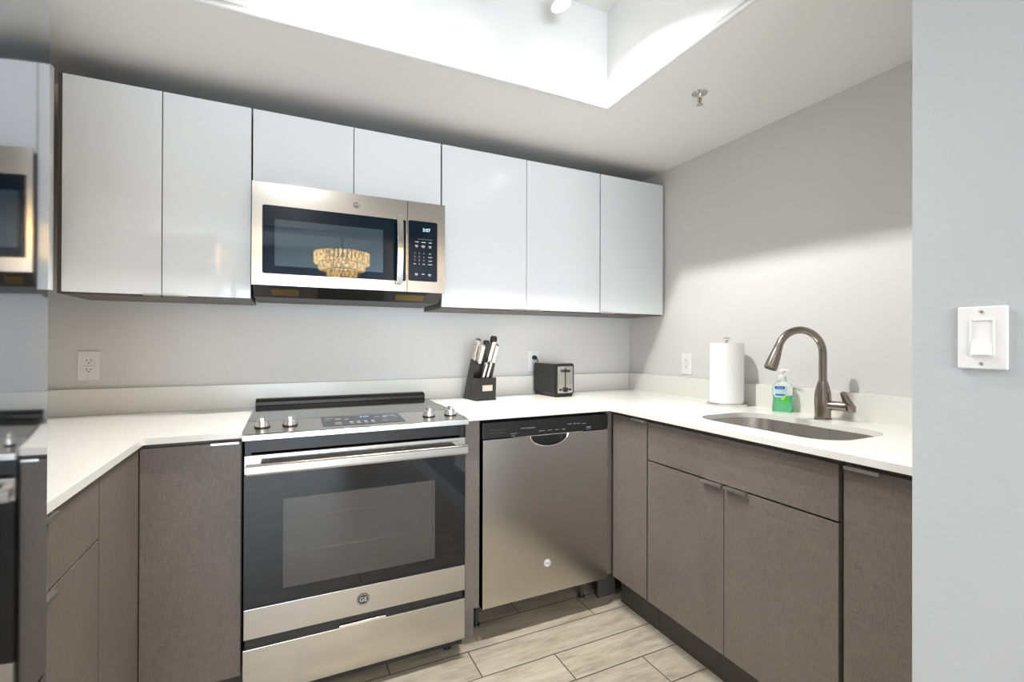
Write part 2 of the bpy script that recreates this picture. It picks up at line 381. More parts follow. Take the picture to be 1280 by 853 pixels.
# left corner cabinet beside the range
t = thing('base_cabinet', 'brown woven-look base cabinet between the left corner and the range, one tall door', 'cabinet', (-0.14, -0.31, 0))
MB().box(XL+0.002, -0.004, -0.6295, -0.022, 0.13, CB-0.002).build('carcass', M['carcass'], t)
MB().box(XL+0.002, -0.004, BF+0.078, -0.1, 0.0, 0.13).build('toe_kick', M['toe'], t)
d = MB().box(-0.270, -0.005, -0.648, -0.630, 0.131, 0.886, 0.001).build('door', M['linen'], t)
pull_top_y(d, -0.088, -0.010, -0.650, 0.886)
# left run: filler panel + drawer base
t = thing('drawer_cabinet', 'brown woven-look drawer base under the left counter beside the refrigerator', 'cabinet', (-0.58, -1.0, 0))
MB().box(XL+0.002, LF-0.0185, -1.335, -0.650, 0.13, CB-0.002).build('carcass', M['carcass'], t)
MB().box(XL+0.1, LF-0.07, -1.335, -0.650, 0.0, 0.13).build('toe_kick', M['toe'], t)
MB().box(LF-0.018, LF, -0.974, -0.650, 0.131, 0.888, 0.001).build('filler_panel', M['linen'], t)
for z0, z1 in ((0.745, 0.888), (0.475, 0.740), (0.131, 0.470)):
    d = MB().box(LF-0.018, LF, -1.335, -0.979, z0, z1, 0.001).build('drawer', M['linen'], t)
    pull_top_x(d, -1.31, -1.235, LF, z1-0.0004 if z1 < 0.8 else z1, 1)
# filler between range and dishwasher
t = thing('filler_post', 'narrow brown filler panel standing between range and dishwasher', 'filler panel', (0.80, -0.6, 0))
MB().box(0.768, 0.828, BF, BF+0.02, 0.145, CB-0.002, 0.001).box(0.810, 0.828, BF+0.02, -0.03, 0.145, CB-0.002).build('panel', M['linen'], t)
MB().box(0.768, 0.828, BF+0.062, BF+0.08, 0.0, 0.145).box(0.810, 0.828, BF+0.08, -0.03, 0.0, 0.145).build('toe_kick', M['linen'], t)
# corner filler right of the dishwasher
t = thing('filler_post', 'brown corner filler strip right of the dishwasher', 'filler panel', (1.47, -0.6, 0))
MB().box(1.4615, RF+0.02, BF+0.012, BF+0.03, 0.14, CB-0.002, 0.001).build('panel', M['linen'], t)
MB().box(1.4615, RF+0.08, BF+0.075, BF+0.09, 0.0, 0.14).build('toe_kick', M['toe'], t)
MB().box(1.462, 1.4645, BF+0.006, BF+0.0118, 0.60, 0.64).build('bracket', M['satin'], t)
# right run
def right_base(label, y1, y0, hollow=False):
    t = thing('base_cabinet', label, 'cabinet', (1.8, (y0+y1)/2, 0))
    b = MB(); x0, x1 = RF+0.0185, XR-0.002
    if hollow:
        b.box(x0, x1, y1-0.016, y1-0.001, 0.14, CB-0.002).box(x0, x1, y0+0.001, y0+0.016, 0.14, CB-0.002).box(x0, x1, y0+0.016, y1-0.016, 0.14, 0.156).box(x1-0.012, x1, y0+0.016, y1-0.016, 0.156, CB-0.002).box(x0, x0+0.016, y0+0.016, y1-0.016, 0.70, 0.74).box(x0, x0+0.016, y0+0.016, y1-0.016, 0.86, CB-0.002)
    else: b.box(x0, x1, y0+0.001, y1-0.001, 0.14, CB-0.002)
    b.build('carcass', M['carcass'], t)
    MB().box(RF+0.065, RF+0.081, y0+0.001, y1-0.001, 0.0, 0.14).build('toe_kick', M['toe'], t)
    return t
t = right_base('narrow brown woven-look base cabinet in the corner beside the dishwasher', BF+0.008, -0.8715)
d = MB().box(RF, RF+0.018, -0.868, -0.645, 0.142, 0.884, 0.001).build('door', M['linen'], t)
pull_top_x(d, -0.868, -0.785, RF, 0.884, -1)
t = right_base('wide brown woven-look sink cabinet with false front over two doors', -0.8725, -1.6295, True)
MB().box(RF, RF+0.018, -1.6265, -0.876, 0.727, 0.882, 0.001).build('false_front', M['linen'], t)
d = MB().box(RF, RF+0.018, -1.2525, -0.876, 0.142, 0.721, 0.001).build('door', M['linen'], t)
pull_top_x(d, -1.250, -1.165, RF, 0.721, -1)
d = MB().box(RF, RF+0.018, -1.6265, -1.2555, 0.142, 0.721, 0.001).build('door', M['linen'], t)
pull_top_x(d, -1.345, -1.262, RF, 0.721, -1)
t = right_base('tall-door brown woven-look base cabinet at the right end beside the white partition', -1.6315, YP+0.003)
d = MB().box(RF, RF+0.018, YP+0.004, -1.640, 0.142, 0.882, 0.001).build('door', M['linen'], t)
pull_top_x(d, -1.73, -1.646, RF, 0.882, -1)

# ------------------------------------------------------------------ worktops and upstands
ct = slab([[(XL+0.002, -0.0215), (-0.0015, -0.0215), (-0.0015, -0.662), (-0.258, -0.662), (-0.258, -1.335), (XL+0.002, -1.335)]], CB, CT)
tag(rebase(ct.build('countertop', M['quartz']), (-0.58, -0.34, CB)), 'white quartz L-shaped countertop left of the range', 'countertop')
SX0, SX1, SY0, SY1 = 1.565, 1.905, -1.56, -1.02
ct = slab([[(0.7585, -0.0215), (XR-0.0215, -0.0215), (XR-0.0215, YP+0.002), (1.452, YP+0.002), (1.452, -0.654), (0.7585, -0.654)], rrect(SX0, SX1, SY0, SY1, 0.105, 10)], CB, CT)
tag(rebase(ct.build('countertop', M['quartz']), (1.76, -0.4, CB)), 'white quartz L-shaped countertop with the sink cut-out, right of the range', 'countertop')
b = MB().box(XL+0.002, XR-0.022, -0.021, -0.001, CT-0.005, 1.022, 0.0015).build('backsplash', M['quartz'])
tag(rebase(b, (0.6, -0.011, CT)), 'low white quartz upstand along the back wall behind range and toaster', 'backsplash')
b = MB().box(XR-0.0215, XR-0.001, YP+0.002, -0.0005, CT-0.005, 1.022, 0.0015).build('backsplash', M['quartz'])
tag(rebase(b, (2.09, -0.9, CT)), 'low white quartz upstand along the right wall behind the faucet', 'backsplash')

# ------------------------------------------------------------------ sink
t = thing('sink', 'undermount stainless steel kitchen sink basin set in the right countertop', 'sink', ((SX0+SX1)/2, (SY0+SY1)/2, 0.7))
def ring(o, r, z): return [(x, y, z) for x, y in rrect(SX0-o, SX1+o, SY0-o, SY1+o, r, 10)]
rings = [ring(0.022, 0.12, 0.8985), ring(0.003, 0.108, 0.8985), ring(0.001, 0.106, 0.893), ring(-0.004, 0.10, 0.76), ring(-0.012, 0.095, 0.735), ring(-0.035, 0.08, 0.722), ring(-0.10, 0.06, 0.716)]
bm = bmesh.new(); rv = [[bm.verts.new(p) for p in r] for r in rings]
for a, c in zip(rv, rv[1:]):
    for k in range(len(a)): bm.faces.new((a[k], a[(k+1) % len(a)], c[(k+1) % len(a)], c[k]))
bm.faces.new(rv[-1])
bmesh.ops.recalc_face_normals(bm, faces=bm.faces)
bmesh.ops.solidify(bm, geom=list(bm.faces), thickness=0.0012)
mb = MB(); mb.bm.free(); mb.bm = bm
ba = mb.build('basin', M['steel_sink'], t); ba.modifiers.clear()
MB().lathe([(0.045, 0.7165), (0.043, 0.7195), (0.034, 0.7185), (0.03, 0.7172), (0.0, 0.7172)], ((SX0+SX1)/2, (SY0+SY1)/2, 0.0)).build('drain', M['chrome'], t)

# ------------------------------------------------------------------ range
t = thing('range', 'stainless steel slide-in electric range with black glass cooktop and oven door', 'oven', (0.378, -0.36, 0))
RX0, RX1 = 0.002, 0.754
b = MB()
b.box(RX0+0.004, RX0+0.02, -0.645, -0.03, 0.03, 0.895).box(RX1-0.02, RX1-0.004, -0.645, -0.03, 0.03, 0.895).box(RX0+0.02, RX1-0.02, -0.05, -0.03, 0.03, 0.895)
b.box(RX0+0.02, RX1-0.02, -0.64, -0.05, 0.03, 0.26).box(RX0+0.02, RX1-0.02, -0.66, -0.05, 0.85, 0.893).box(RX0+0.004, RX0+0.022, -0.662, -0.6, 0.845, 0.893).box(RX1-0.022, RX1-0.004, -0.662, -0.6, 0.845, 0.893)
b.build('body', M['black'], t)
for fx in (RX0+0.05, RX1-0.05):
    for fy in (-0.60, -0.08): MB().cyl((fx, fy, 0.0155), 0.016, 0.031).build('foot', M['black'], t)
cav = MB()
cav.box(0.09, 0.66, -0.62, -0.06, 0.30, 0.31).box(0.09, 0.10, -0.62, -0.06, 0.31, 0.78).box(0.65, 0.66, -0.62, -0.06, 0.31, 0.78).box(0.10, 0.65, -0.07, -0.06, 0.31, 0.78).box(0.09, 0.66, -0.62, -0.06, 0.78, 0.79)
cav.build('oven_cavity', M['dark_grey'], t)
for rz in (0.48, 0.60):
    r = MB(); r.tube([(0.105, -0.60, rz), (0.645, -0.60, rz)], 0.003, 8).tube([(0.105, -0.10, rz), (0.645, -0.10, rz)], 0.003, 8)
    for k in range(15): r.tube([(0.12+k*0.036, -0.60, rz), (0.12+k*0.036, -0.10, rz)], 0.0022, 6)
    r.build('oven_rack', M['chrome'], t)
MB().box(RX0-0.0005, RX1+0.002, -0.505, -0.0225, 0.9205, 0.929, 0.002).build('cooktop', M['cooktop'], t)
MB().prism([(-0.024, 0.9295), (-0.024, 0.958), (-0.052, 0.956), (-0.066, 0.946), (-0.068, 0.9295)], RX0+0.002, RX1, 'X', bev=0.002).build('rear_trim', M['black'], t)
cp = MB().prism([(-0.505, 0.905), (-0.505, 0.9285), (-0.698, 0.9165), (-0.7045, 0.9135), (-0.7055, 0.897), (-0.7, 0.8945), (-0.66, 0.8945)], RX0-0.001, RX1+0.001, 'X', bev=0.0012).build('control_panel', M['steel'], t)
def on_panel(y): return 0.9285 + (0.9165-0.9285)*(y+0.505)/(-0.193)      # height of the panel's top face
tilt = math.atan2(0.012, 0.193)
def panel_m(x, y, dz=0.0): return Matrix.Translation((x, y, on_panel(y)+dz)) @ Matrix.Rotation(tilt, 4, 'X')
disp = MB().prism(rrect(-0.142, 0.142, -0.074, 0.074, 0.004, 4), -0.0005, 0.0008, 'Z', mtx=panel_m(0.382, -0.590))
disp = disp.build('display', M['black_glass'], cp)
text_on(MB(), '3:07', 0.020, panel_m(0.392, -0.545, 0.0012)).build('clock', M['led_blue'], disp)
for x, y, w, h in ((-.115, .045, .026, .006), (-.085, .03, .02, .01), (-.055, .02, .014, .008), (-.125, .015, .016, .004), (.055, .03, .018, .006), (.085, .035, .02, .01), (.112, .04, .024, .006), (.12, .015, .016, .004), (.08, .012, .016, .004),
                   (-.045, -.03, .012, .012), (-.02, -.03, .012, .012), (.005, -.03, .012, .012), (.03, -.03, .012, .012), (-.045, -.052, .012, .006), (-.02, -.052, .012, .006), (.005, -.052, .012, .006), (.03, -.052, .012, .006), (-.09, -.03, .022, .006), (-.09, -.05, .022, .006), (.075, -.035, .02, .006)):
    MB().prism([(x-w/2, y-h/2), (x+w/2, y-h/2), (x+w/2, y+h/2), (x-w/2, y+h/2)], 0.0009, 0.0013, 'Z', mtx=panel_m(0.382, -0.590)).build('printed_mark', M['print_dim'], disp)
for kx in (0.053, 0.138, 0.626, 0.713):
    k = thing('knob', None, None, (kx-t.location.x, -0.604-t.location.y, on_panel(-0.604)-t.location.z)); k.parent = t
    kn = MB().lathe([(0.0215, 0.004), (0.021, 0.012), (0.019, 0.020), (0.0175, 0.021), (0.0, 0.021)])
    kn.box(-0.0065, 0.0065, -0.019, 0.019, 0.019, 0.034, 0.002)
    bpy.data.objects.remove(k)
    o = kn.build('knob', M['satin'], t, local=True); o.location = (kx-t.location.x, -0.604-t.location.y, on_panel(-0.604)-0.0002); o.rotation_euler = (tilt, 0, 0)
    MB().lathe([(0.0245, 0.0), (0.0245, 0.0035), (0.022, 0.0045), (0.0, 0.0045)]).build('bezel', M['black'], o, local=True)
# oven door
DX0, DX1 = 0.006, 0.740+0.006
fr = MB()
fr.box(DX0, DX1, -0.690, -0.648, 0.786, 0.846, 0.0015)
door = fr.build('oven_door', M['steel'], t)
g = MB(); y0, y1 = -0.690, -0.655
wx0, wx1, wz0, wz1 = 0.118, 0.628, 0.405, 0.697
g.box(DX0, wx0, y0, y1, 0.358, 0.7855).box(wx1, DX1, y0, y1, 0.358, 0.7855).box(wx0, wx1, y0, y1, 0.358, wz0).box(wx0, wx1, y0, y1, wz1, 0.7855)
g.build('door_glass', M['black_glass'], door)
w = MB().box(wx0+0.0003, wx1-0.0003, y0, y0+0.005, wz0+0.0003, wz1-0.0003).build('oven_window', M['oven_pane'], door)
MB().box(wx0+0.008, wx0+0.0105, y0-0.0003, y0, wz0+0.004, wz1-0.004).build('window_border', M['dark_grey'], w)
MB().box(wx1-0.0105, wx1-0.008, y0-0.0003, y0, wz0+0.004, wz1-0.004).build('window_border', M['dark_grey'], w)
MB().box(DX0, DX1, -0.690, -0.65, 0.262, 0.3575, 0.0015).build('lower_trim', M['steel'], door)
for k in range(4): MB().box(0.075+k*0.147, 0.075+k*0.147+0.135, -0.6905, -0.6895, 0.826, 0.832).build('vent_slot', M['slot_dark'], door)
hd = MB()
hd.prism([(-0.741, 0.799), (-0.737, 0.793), (-0.729, 0.792), (-0.7235, 0.799), (-0.7235, 0.818), (-0.729, 0.827), (-0.737, 0.826), (-0.741, 0.819)], DX0+0.008, DX1-0.006, 'X', bev=0.0012)
for a in (DX0+0.008, DX1-0.046): hd.box(a, a+0.04, -0.726, -0.689, 0.800, 0.826, 0.002)
hd.build('handle', M['steel'], door)
def badge(name, c, r, parent, disc, letters, size, axis='Y'):
    o = MB().cyl((c[0], c[1]-0.001, c[2]), r, 0.003, 'Y', n=32, bev=0.0006).build(name, disc, parent)
    mb = MB()
    text_on(mb, 'GE', size, Matrix.Translation((c[0], c[1]-0.0028, c[2])) @ FRONT @ Matrix.Shear('XZ', 4, (0.0, 0.0)))
    n = 28; R = r*0.86
    pts = [(c[0]+R*math.cos(2*PI*k/n), c[1]-0.0027, c[2]+R*math.sin(2*PI*k/n)) for k in range(n+1)]
    mb.tube(pts, r*0.05, 6, cap=False)
    mb.build('lettering', letters, o); return o
badge('badge', (0.371, -0.690, 0.312), 0.021, door, M['badge_dark'], M['satin'], 0.021)
dr = MB().box(DX0-0.002, DX1, -0.690, -0.648, 0.076, 0.230, 0.002).build('drawer', M['steel'], t)
MB().box(DX0+0.004, DX1-0.004, -0.672, -0.6415, 0.2305, 0.2615).build('drawer_gap_liner', M['black'], t)
MB().prism([(-0.694, 0.231), (-0.694, 0.2385), (-0.685, 0.2425), (-0.675, 0.2425), (-0.675, 0.231)], 0.292, 0.449, 'X', bev=0.001).build('drawer_pull', M['chrome'], dr)

# ------------------------------------------------------------------ over-the-range microwave
t = thing('microwave', 'stainless steel over-the-range microwave with black window and digital clock', 'microwave', (0.378, -0.2, 1.39))
MX0, MX1, MY, MZ0, MZ1 = 0.0065, 0.7525, -0.400, 1.424, 1.811
bd = MB()
bd.prism([(-0.3735, MZ0+0.004), (-0.3735, 1.8135), (-0.001, 1.8135), (-0.001, 1.385), (-0.315, 1.385)], MX0+0.003, MX1-0.003, 'X', bev=0.002)
body = bd.build('body', M['dark_grey'], t)
# slope under the front: from (-0.3735,1.428) to (-0.315,1.385)
sv = Vector((0, 0.0585, -0.043)).normalized(); sn = Vector((0, -0.043, -0.0585)).normalized()
def slope_box(x0, x1, a, b_, h):
    c = Vector((0, -0.3735, MZ0+0.004)); pts = []
    q0, q1 = c + sv*a, c + sv*b_
    return [(q0.y, q0.z), (q1.y, q1.z), ((q1+sn*h).y, (q1+sn*h).z), ((q0+sn*h).y, (q0+sn*h).z)]
for x0, x1 in ((0.062, 0.178), (0.54, 0.68)):
    f = MB().prism(slope_box(x0, x1, 0.012, 0.062, 0.003), x0, x1, 'X').build('grease_filter_frame', M['dark_grey'], t)
    MB().prism(slope_box(x0, x1, 0.02, 0.055, 0.0045), x0+0.01, x1-0.01, 'X').build('grease_mesh', M['mesh_gold'], f)
MB().prism(slope_box(0, 0, 0.004, 0.06, 0.010), 0.235, 0.50, 'X', bev=0.002).build('vent_hood', M['black'], t)
# door with a window opening
dx1 = 0.5855
wx0, wx1, wz0, wz1 = 0.041, dx1, 1.468, 1.727
d = MB(); y0, y1 = MY, MY+0.026
d.mesh(curve_mesh([[(MX0, MZ0), (dx1, MZ0), (dx1, MZ1), (MX0, MZ1)], rrect(wx0, dx1-0.004, wz0, wz1, 0.008, 5)], 0.013), Matrix.Translation((0, (y0+y1)/2, 0)) @ FRONT)
door = d.build('door', M['steel'], t)
gl = MB().prism(rrect(wx0+0.0004, dx1-0.0044, wz0+0.0004, wz1-0.0004, 0.0078, 5), MY+0.0005, MY+0.02, 'Y').build('door_glass', M['navy_glass'], door)
plate(0.083, 0.486, 1.499, 1.676, 0.004, MY+0.0001, MY+0.0045).build('window', M['mw_pane'], gl)
# bowed handle
hp = []; n = 10
pr = [(0.536, 1.452), (0.562, 1.452), (0.562, 1.742), (0.536, 1.742)]
bm_h = MB(); seg = 12; outer = []
for k in range(seg+1):
    z = 1.455 + (1.742-1.455)*k/seg; y = MY - 0.022 - 0.018*math.sin(PI*k/seg)
    outer.append((y, z))
bm_h.prism([(y-0.006, z) for y, z in outer] + [(y+0.004, z) for y, z in reversed(outer)], 0.537, 0.562, 'X', bev=0.0015)
bm_h.box(0.541, 0.558, MY-0.022, MY+0.001, 1.457, 1.475, 0.001).box(0.541, 0.558, MY-0.022, MY+0.001, 1.722, 1.740, 0.001)
bm_h.build('handle', M['steel'], door)
badge('badge', (0.380, MY, 1.767), 0.0135, door, M['badge_dark'], M['satin'], 0.014)
c = MB()
c.mesh(curve_mesh([[(dx1+0.0025, MZ0), (MX1, MZ0), (MX1, MZ1), (dx1+0.0025, MZ1)], rrect(dx1+0.005, 0.718, 1.472, 1.730, 0.008, 5)], 0.013), Matrix.Translation((0, (y0+y1)/2, 0)) @ FRONT)
cp = c.build('control_panel', M['steel'], t)
kg = MB().prism(rrect(dx1+0.0054, 0.7176, 1.4724, 1.7296, 0.0078, 5), MY+0.0005, MY+0.02, 'Y').build('keypad_glass', M['navy_glass'], cp)
text_on(MB(), '3:07', 0.020, Matrix.Translation((0.669, MY-0.0001, 1.693)) @ FRONT).build('clock', M['led_white'], kg)
def dash(x, z, w, h, m='print'): MB().box(x-w/2, x+w/2, MY-0.0002, MY+0.0006, z-h/2, z+h/2).build('touch_key', M[m], kg)
dash(0.664, 1.653, 0.064, 0.0011, 'print_dim')
for x, w in ((0.628, 0.016), (0.657, 0.018), (0.686, 0.013)): dash(x, 1.640, w, 0.0035)
for x, w in ((0.626, 0.012), (0.655, 0.016), (0.685, 0.012)): dash(x, 1.624, w, 0.004); dash(x+0.001, 1.6185, w*0.8, 0.0022)
for i, ch in enumerate('123456789'):
    text_on(MB(), ch, 0.0105, Matrix.Translation((0.619+(i % 3)*0.0195, MY+0.0002, 1.592-(i//3)*0.0155)) @ FRONT).build('number_key', M['print_dim'], kg)
text_on(MB(), '0', 0.0105, Matrix.Translation((0.6385, MY+0.0002, 1.5455)) @ FRONT).build('number_key', M['print_dim'], kg)
for x, z, w in ((0.685, 1.592, 0.011), (0.686, 1.577, 0.018), (0.686, 1.561, 0.015), (0.686, 1.546, 0.018), (0.6185, 1.5455, 0.010), (0.658, 1.5455, 0.010), (0.626, 1.503, 0.013), (0.655, 1.503, 0.012), (0.684, 1.503, 0.012), (0.626, 1.498, 0.010), (0.684, 1.498, 0.010)):
    dash(x, z, w, 0.0036, 'print_dim')

# ------------------------------------------------------------------ dishwasher
t = thing('dishwasher', 'stainless steel built-in dishwasher with black control strip and scooped handle', 'dishwasher', (1.15, -0.33, 0))
WX0, WX1, WY = 0.842, 1.4565, -0.632
MB().box(WX0-0.008, WX1+0.001, WY+0.052, -0.04, 0.10, 0.890).build('tub', M['black'], t)
cx0, cx1, zt = 0.98, 1.262, 0.8135                         # scoop in the door's top edge
arc = [(1.150+0.092*math.cos(a), zt-0.048*math.sin(a)) for a in [PI*k/18 for k in range(19)]]
outl = [(WX0, 0.132), (WX1, 0.132), (WX1, zt)] + arc + [(WX0, zt)]
me = curve_mesh([outl], 0.02)
dm = MB(); dm.mesh(me, Matrix.Translation((0, WY+0.02, 0)) @ FRONT)
dd = dm.build('door', M['steel_dw'], t)
badge('badge', (1.142, WY, 0.262), 0.0165, dd, M['white_trim'], M['badge_dark'], 0.0165)
lip = MB()
lip.tube([(1.150+0.092*math.cos(a), WY-0.0005, zt-0.048*math.sin(a)) for a in [PI*k/24 for k in range(25)]], 0.0038, 8)
lip.box(cx0, cx1+0.06, WY-0.0015, WY+0.012, zt-0.0015, zt+0.0035, 0.001)
lip.build('handle_lip', M['chrome'], dd)
MB().box(1.052, 1.248, WY+0.030, WY+0.0505, zt-0.056, zt).build('handle_recess', M['black'], t)
cs = MB().box(WX0-0.003, WX1+0.001, WY-0.003, WY+0.05, zt+0.004, 0.884, 0.004).build('control_strip', M['black'], t)
for z in (0.852, 0.840): MB().box(0.868, 0.938, WY-0.0036, WY-0.0028, z-0.002, z+0.002).build('vent_slot', M['dark_grey'], cs)
for x, z, w, h in ((0.978, .832, .03, .002), (0.975, .8225, .014, .003), (1.02, .851, .018, .003), (1.055, .850, .045, .003), (1.11, .8335, .03, .0025), (1.15, .8335, .02, .0025), (1.185, .833, .018, .0025), (1.22, .8325, .014, .004), (1.25, .8525, .02, .003), (1.275, .853, .012, .004), (1.295, .852, .018, .003), (1.325, .850, .02, .003), (1.35, .832, .022, .005), (1.35, .8235, .03, .002)):
    MB().box(x-w/2, x+w/2, WY-0.0036, WY-0.0028, z-h/2, z+h/2).build('printed_mark', M['print_dim'], cs)
MB().box(WX0, WX1, WY+0.24, WY+0.255, 0.004, 0.0995).build('kick_plate', M['black'], t)
for fx in (WX0+0.02, WX1-0.06): MB().cyl((fx, WY+0.12, 0.051), 0.008, 0.102, n=12).cyl((fx, WY+0.12, 0.004), 0.016, 0.008, n=16).build('levelling_foot', M['dark_grey'], t)

# ------------------------------------------------------------------ refrigerator at the left edge
t = thing('refrigerator', 'tall polished steel refrigerator at the left edge mirroring the cabinets', 'refrigerator', (-0.56, -1.8, 0))
FX = -0.236
MB().box(XL+0.02, FX-0.062, -2.262, -1.350, 0.02, 1.80, 0.004).build('body', M['dark_grey'], t)
def door_outline(a, c, bow=math.radians(5.0)):
    # contoured door: the front is a shallow arc that turns away towards both edges
    w = (c-a)/2; R_ = w/math.sin(bow); out = [(FX-0.06, a), (FX-0.003, a)]
    for k in range(25):
        th = -bow + 2*bow*k/24
        out.append((FX + R_*(math.cos(th)-math.cos(bow)), (a+c)/2 + (w-0.002)/w*R_*math.sin(th)))
    return out + [(FX-0.003, c), (FX-0.06, c)]
for a, c, hy in ((-2.260, -1.8065, -1.845), (-1.8035, -1.350, -1.765)):
    d = MB().prism(door_outline(a, c), 0.66, 1.82, 'Z').build('door', M['steel_fridge'], t)
    MB().tube([(FX+0.004, hy, 0.78), (FX+0.04, hy, 0.79), (FX+0.045, hy, 0.83), (FX+0.045, hy, 1.55), (FX+0.04, hy, 1.59), (FX+0.004, hy, 1.60)], 0.011, 12).build('handle', M['steel'], d)
d = MB().prism(door_outline(-2.260, -1.350), 0.06, 0.654, 'Z').build('freezer_drawer', M['steel_fridge'], t)
MB().tube([(FX+0.006, -2.16, 0.58), (FX+0.04, -2.15, 0.58), (FX+0.045, -2.11, 0.58), (FX+0.045, -1.50, 0.58), (FX+0.04, -1.46, 0.58), (FX+0.006, -1.45, 0.58)], 0.011, 12).build('handle', M['steel'], d)
MB().box(XL+0.05, FX-0.08, -2.24, -1.37, 0.0, 0.02).build('base', M['black'], t)

# ------------------------------------------------------------------ outlets and switch
def outlet(label, loc, rz):
    t = thing('outlet', label, 'outlet', loc, rz, 'white duplex wall outlets')
    p = MB().box(-0.0355, 0.0355, -0.0055, -0.0003, -0.0575, 0.0575, 0.0022).build('cover_plate', M['white_plastic'], t, local=True)
    f = MB().prism(rrect(-0.0168, 0.0168, -0.0335, 0.0335, 0.002, 3), -0.0075, -0.0050, 'Y').build('receptacle', M['white_plastic'], t, local=True)
    s = MB()
    for z in (0.0175, -0.0175):
        s.box(-0.0075, -0.0055, -0.0080, -0.0072, z-0.001, z+0.008).box(0.0050, 0.0070, -0.0080, -0.0072, z, z+0.008).cyl((0, -0.0076, z-0.0065), 0.0026, 0.0008, 'Y', n=12)
    s.box(-0.0168, 0.0168, -0.0079, -0.0072, -0.0004, 0.0004)
    s.build('socket_slots', M['slot_dark'], f, local=True)
    for z in (0.048, -0.048): MB().cyl((0, -0.0058, z), 0.0028, 0.001, 'Y', n=12).build('screw', M['satin'], p, local=True)
    return t
outlet('white wall outlet above the left countertop, left of the range', (-0.578, 0, 1.113), 0)
outlet('white wall outlet behind the toaster with a black plug in it', (1.404, 0, 1.105), 0)
outlet('white wall outlet on the right wall left of the paper towels', (XR, -0.482, 1.097), -PI/2)
t = thing('light_switch', 'white rocker light switch on the near partition wall', 'light switch', (XP, -1.993, 1.221), -PI/2)
p = MB().box(-0.035, 0.035, -0.006, -0.0003, -0.0575, 0.0575, 0.003, 3).build('cover_plate', M['white_plastic'], t, local=True)
f = MB().mesh(curve_mesh([rrect(-0.0172, 0.0172, -0.034, 0.034, 0.002, 3), rrect(-0.0148, 0.0148, -0.0315, 0.0315, 0.001, 3)], 0.0012), Matrix.Translation((0, -0.0066, 0)) @ FRONT).build('rocker_frame', M['white_plastic'], t, local=True)
MB().prism([(-0.0066, 0.0312), (-0.0062, 0.0), (-0.0108, -0.0305), (-0.0108, -0.0312), (-0.0045, -0.0312), (-0.0045, 0.0312)], -0.0145, 0.0145, 'X').build('rocker', M['white_plastic'], t, local=True)
for z in (0.0475, -0.0475): MB().cyl((0, -0.0063, z), 0.003, 0.0012, 'Y', n=14).build('screw', M['satin'], p, local=True)

# ------------------------------------------------------------------ toaster
t = thing('toaster', 'black and steel two-slice toaster in the back corner of the right countertop', 'toaster', (1.456, -0.143, CT), math.radians(5))
hw, hd, h = 0.062, 0.100, 0.178
prof = rrect(-hw, hw, 0.012, h, 0.012, 5)
sh = MB().prism(prof, -hd, hd, 'Y').build('shell', M['toaster_black'], t, local=True)
MB().box(-hw+0.006, hw-0.006, -hd+0.004, hd-0.004, 0.0, 0.013, 0.002).build('base', M['black'], t, local=True)
fp = MB().prism(rrect(-hw+0.004, hw-0.003, 0.016, h-0.005, 0.010, 5), -hd-0.006, -hd, 'Y').build('end_frame', M['black'], t, local=True)
fc = MB().prism(rrect(-hw+0.012, hw-0.012, 0.022, h-0.014, 0.006, 5), -hd-0.009, -hd-0.004, 'Y').build('face_plate', M['steel'], t, local=True)
MB().box(-0.0035, 0.0035, -hd-0.0096, -hd-0.0088, 0.055, 0.155).build('lever_slot', M['black'], fc, local=True)
MB().box(-0.021, 0.021, -hd-0.026, -hd-0.009, 0.132, 0.146, 0.004, 3).build('lever', M['black'], t, local=True)
MB().cyl((0, -hd-0.014, 0.040), 0.014, 0.012, 'Y', n=24, bev=0.002).build('browning_dial', M['black'], t, local=True)
for x in (-0.032, 0.032): MB().cyl((x, -hd-0.0105, 0.040), 0.0065, 0.006, 'Y', n=18, bev=0.001).build('button', M['black'], t, local=True)
for x in (-0.024, 0.024): MB().box(x-0.014, x+0.014, -0.078, 0.078, h-0.0004, h+0.0006).build('bread_slot', M['slot_dark'], t, local=True)
tt = MB().mesh(curve_mesh([rrect(-hw+0.008, hw-0.008, -0.094, 0.094, 0.008, 4), rrect(-0.039, -0.009, -0.079, 0.079, 0.003, 3), rrect(0.009, 0.039, -0.079, 0.079, 0.003, 3)], 0.001), Matrix.Translation((0, 0, h+0.0008)))
tt.build('top_plate', M['satin'], t, local=True)
RT = Matrix.Translation(t.location) @ Matrix.Rotation(math.radians(5), 4, 'Z'); RTi = RT.inverted()
pl = [RTi @ Vector(p) for p in ((1.404, -0.010, 1.1235), (1.404, -0.022, 1.1235), (1.406, -0.034, 1.1225))]
MB().tube(pl, [0.013, 0.0135, 0.009], 14).build('plug', M['black'], t, local=True)
cp_ = [RTi @ Vector(p) for p in ((1.406, -0.032, 1.1225), (1.412, -0.038, 1.115), (1.417, -0.036, 1.09), (1.425, -0.030, 1.03), (1.44, -0.030, 0.96), (1.46, -0.038, 0.935), (1.475, -0.050, 0.932))]
MB().tube(cp_, 0.0032, 8).build('cord', M['black'], t, local=True)

# ------------------------------------------------------------------ knife block and knives
KB = Vector((1.016, -0.152, CT)); KR = math.radians(6)
t = thing('knife_block', 'black wooden knife block standing right of the range', 'knife block', KB, KR)
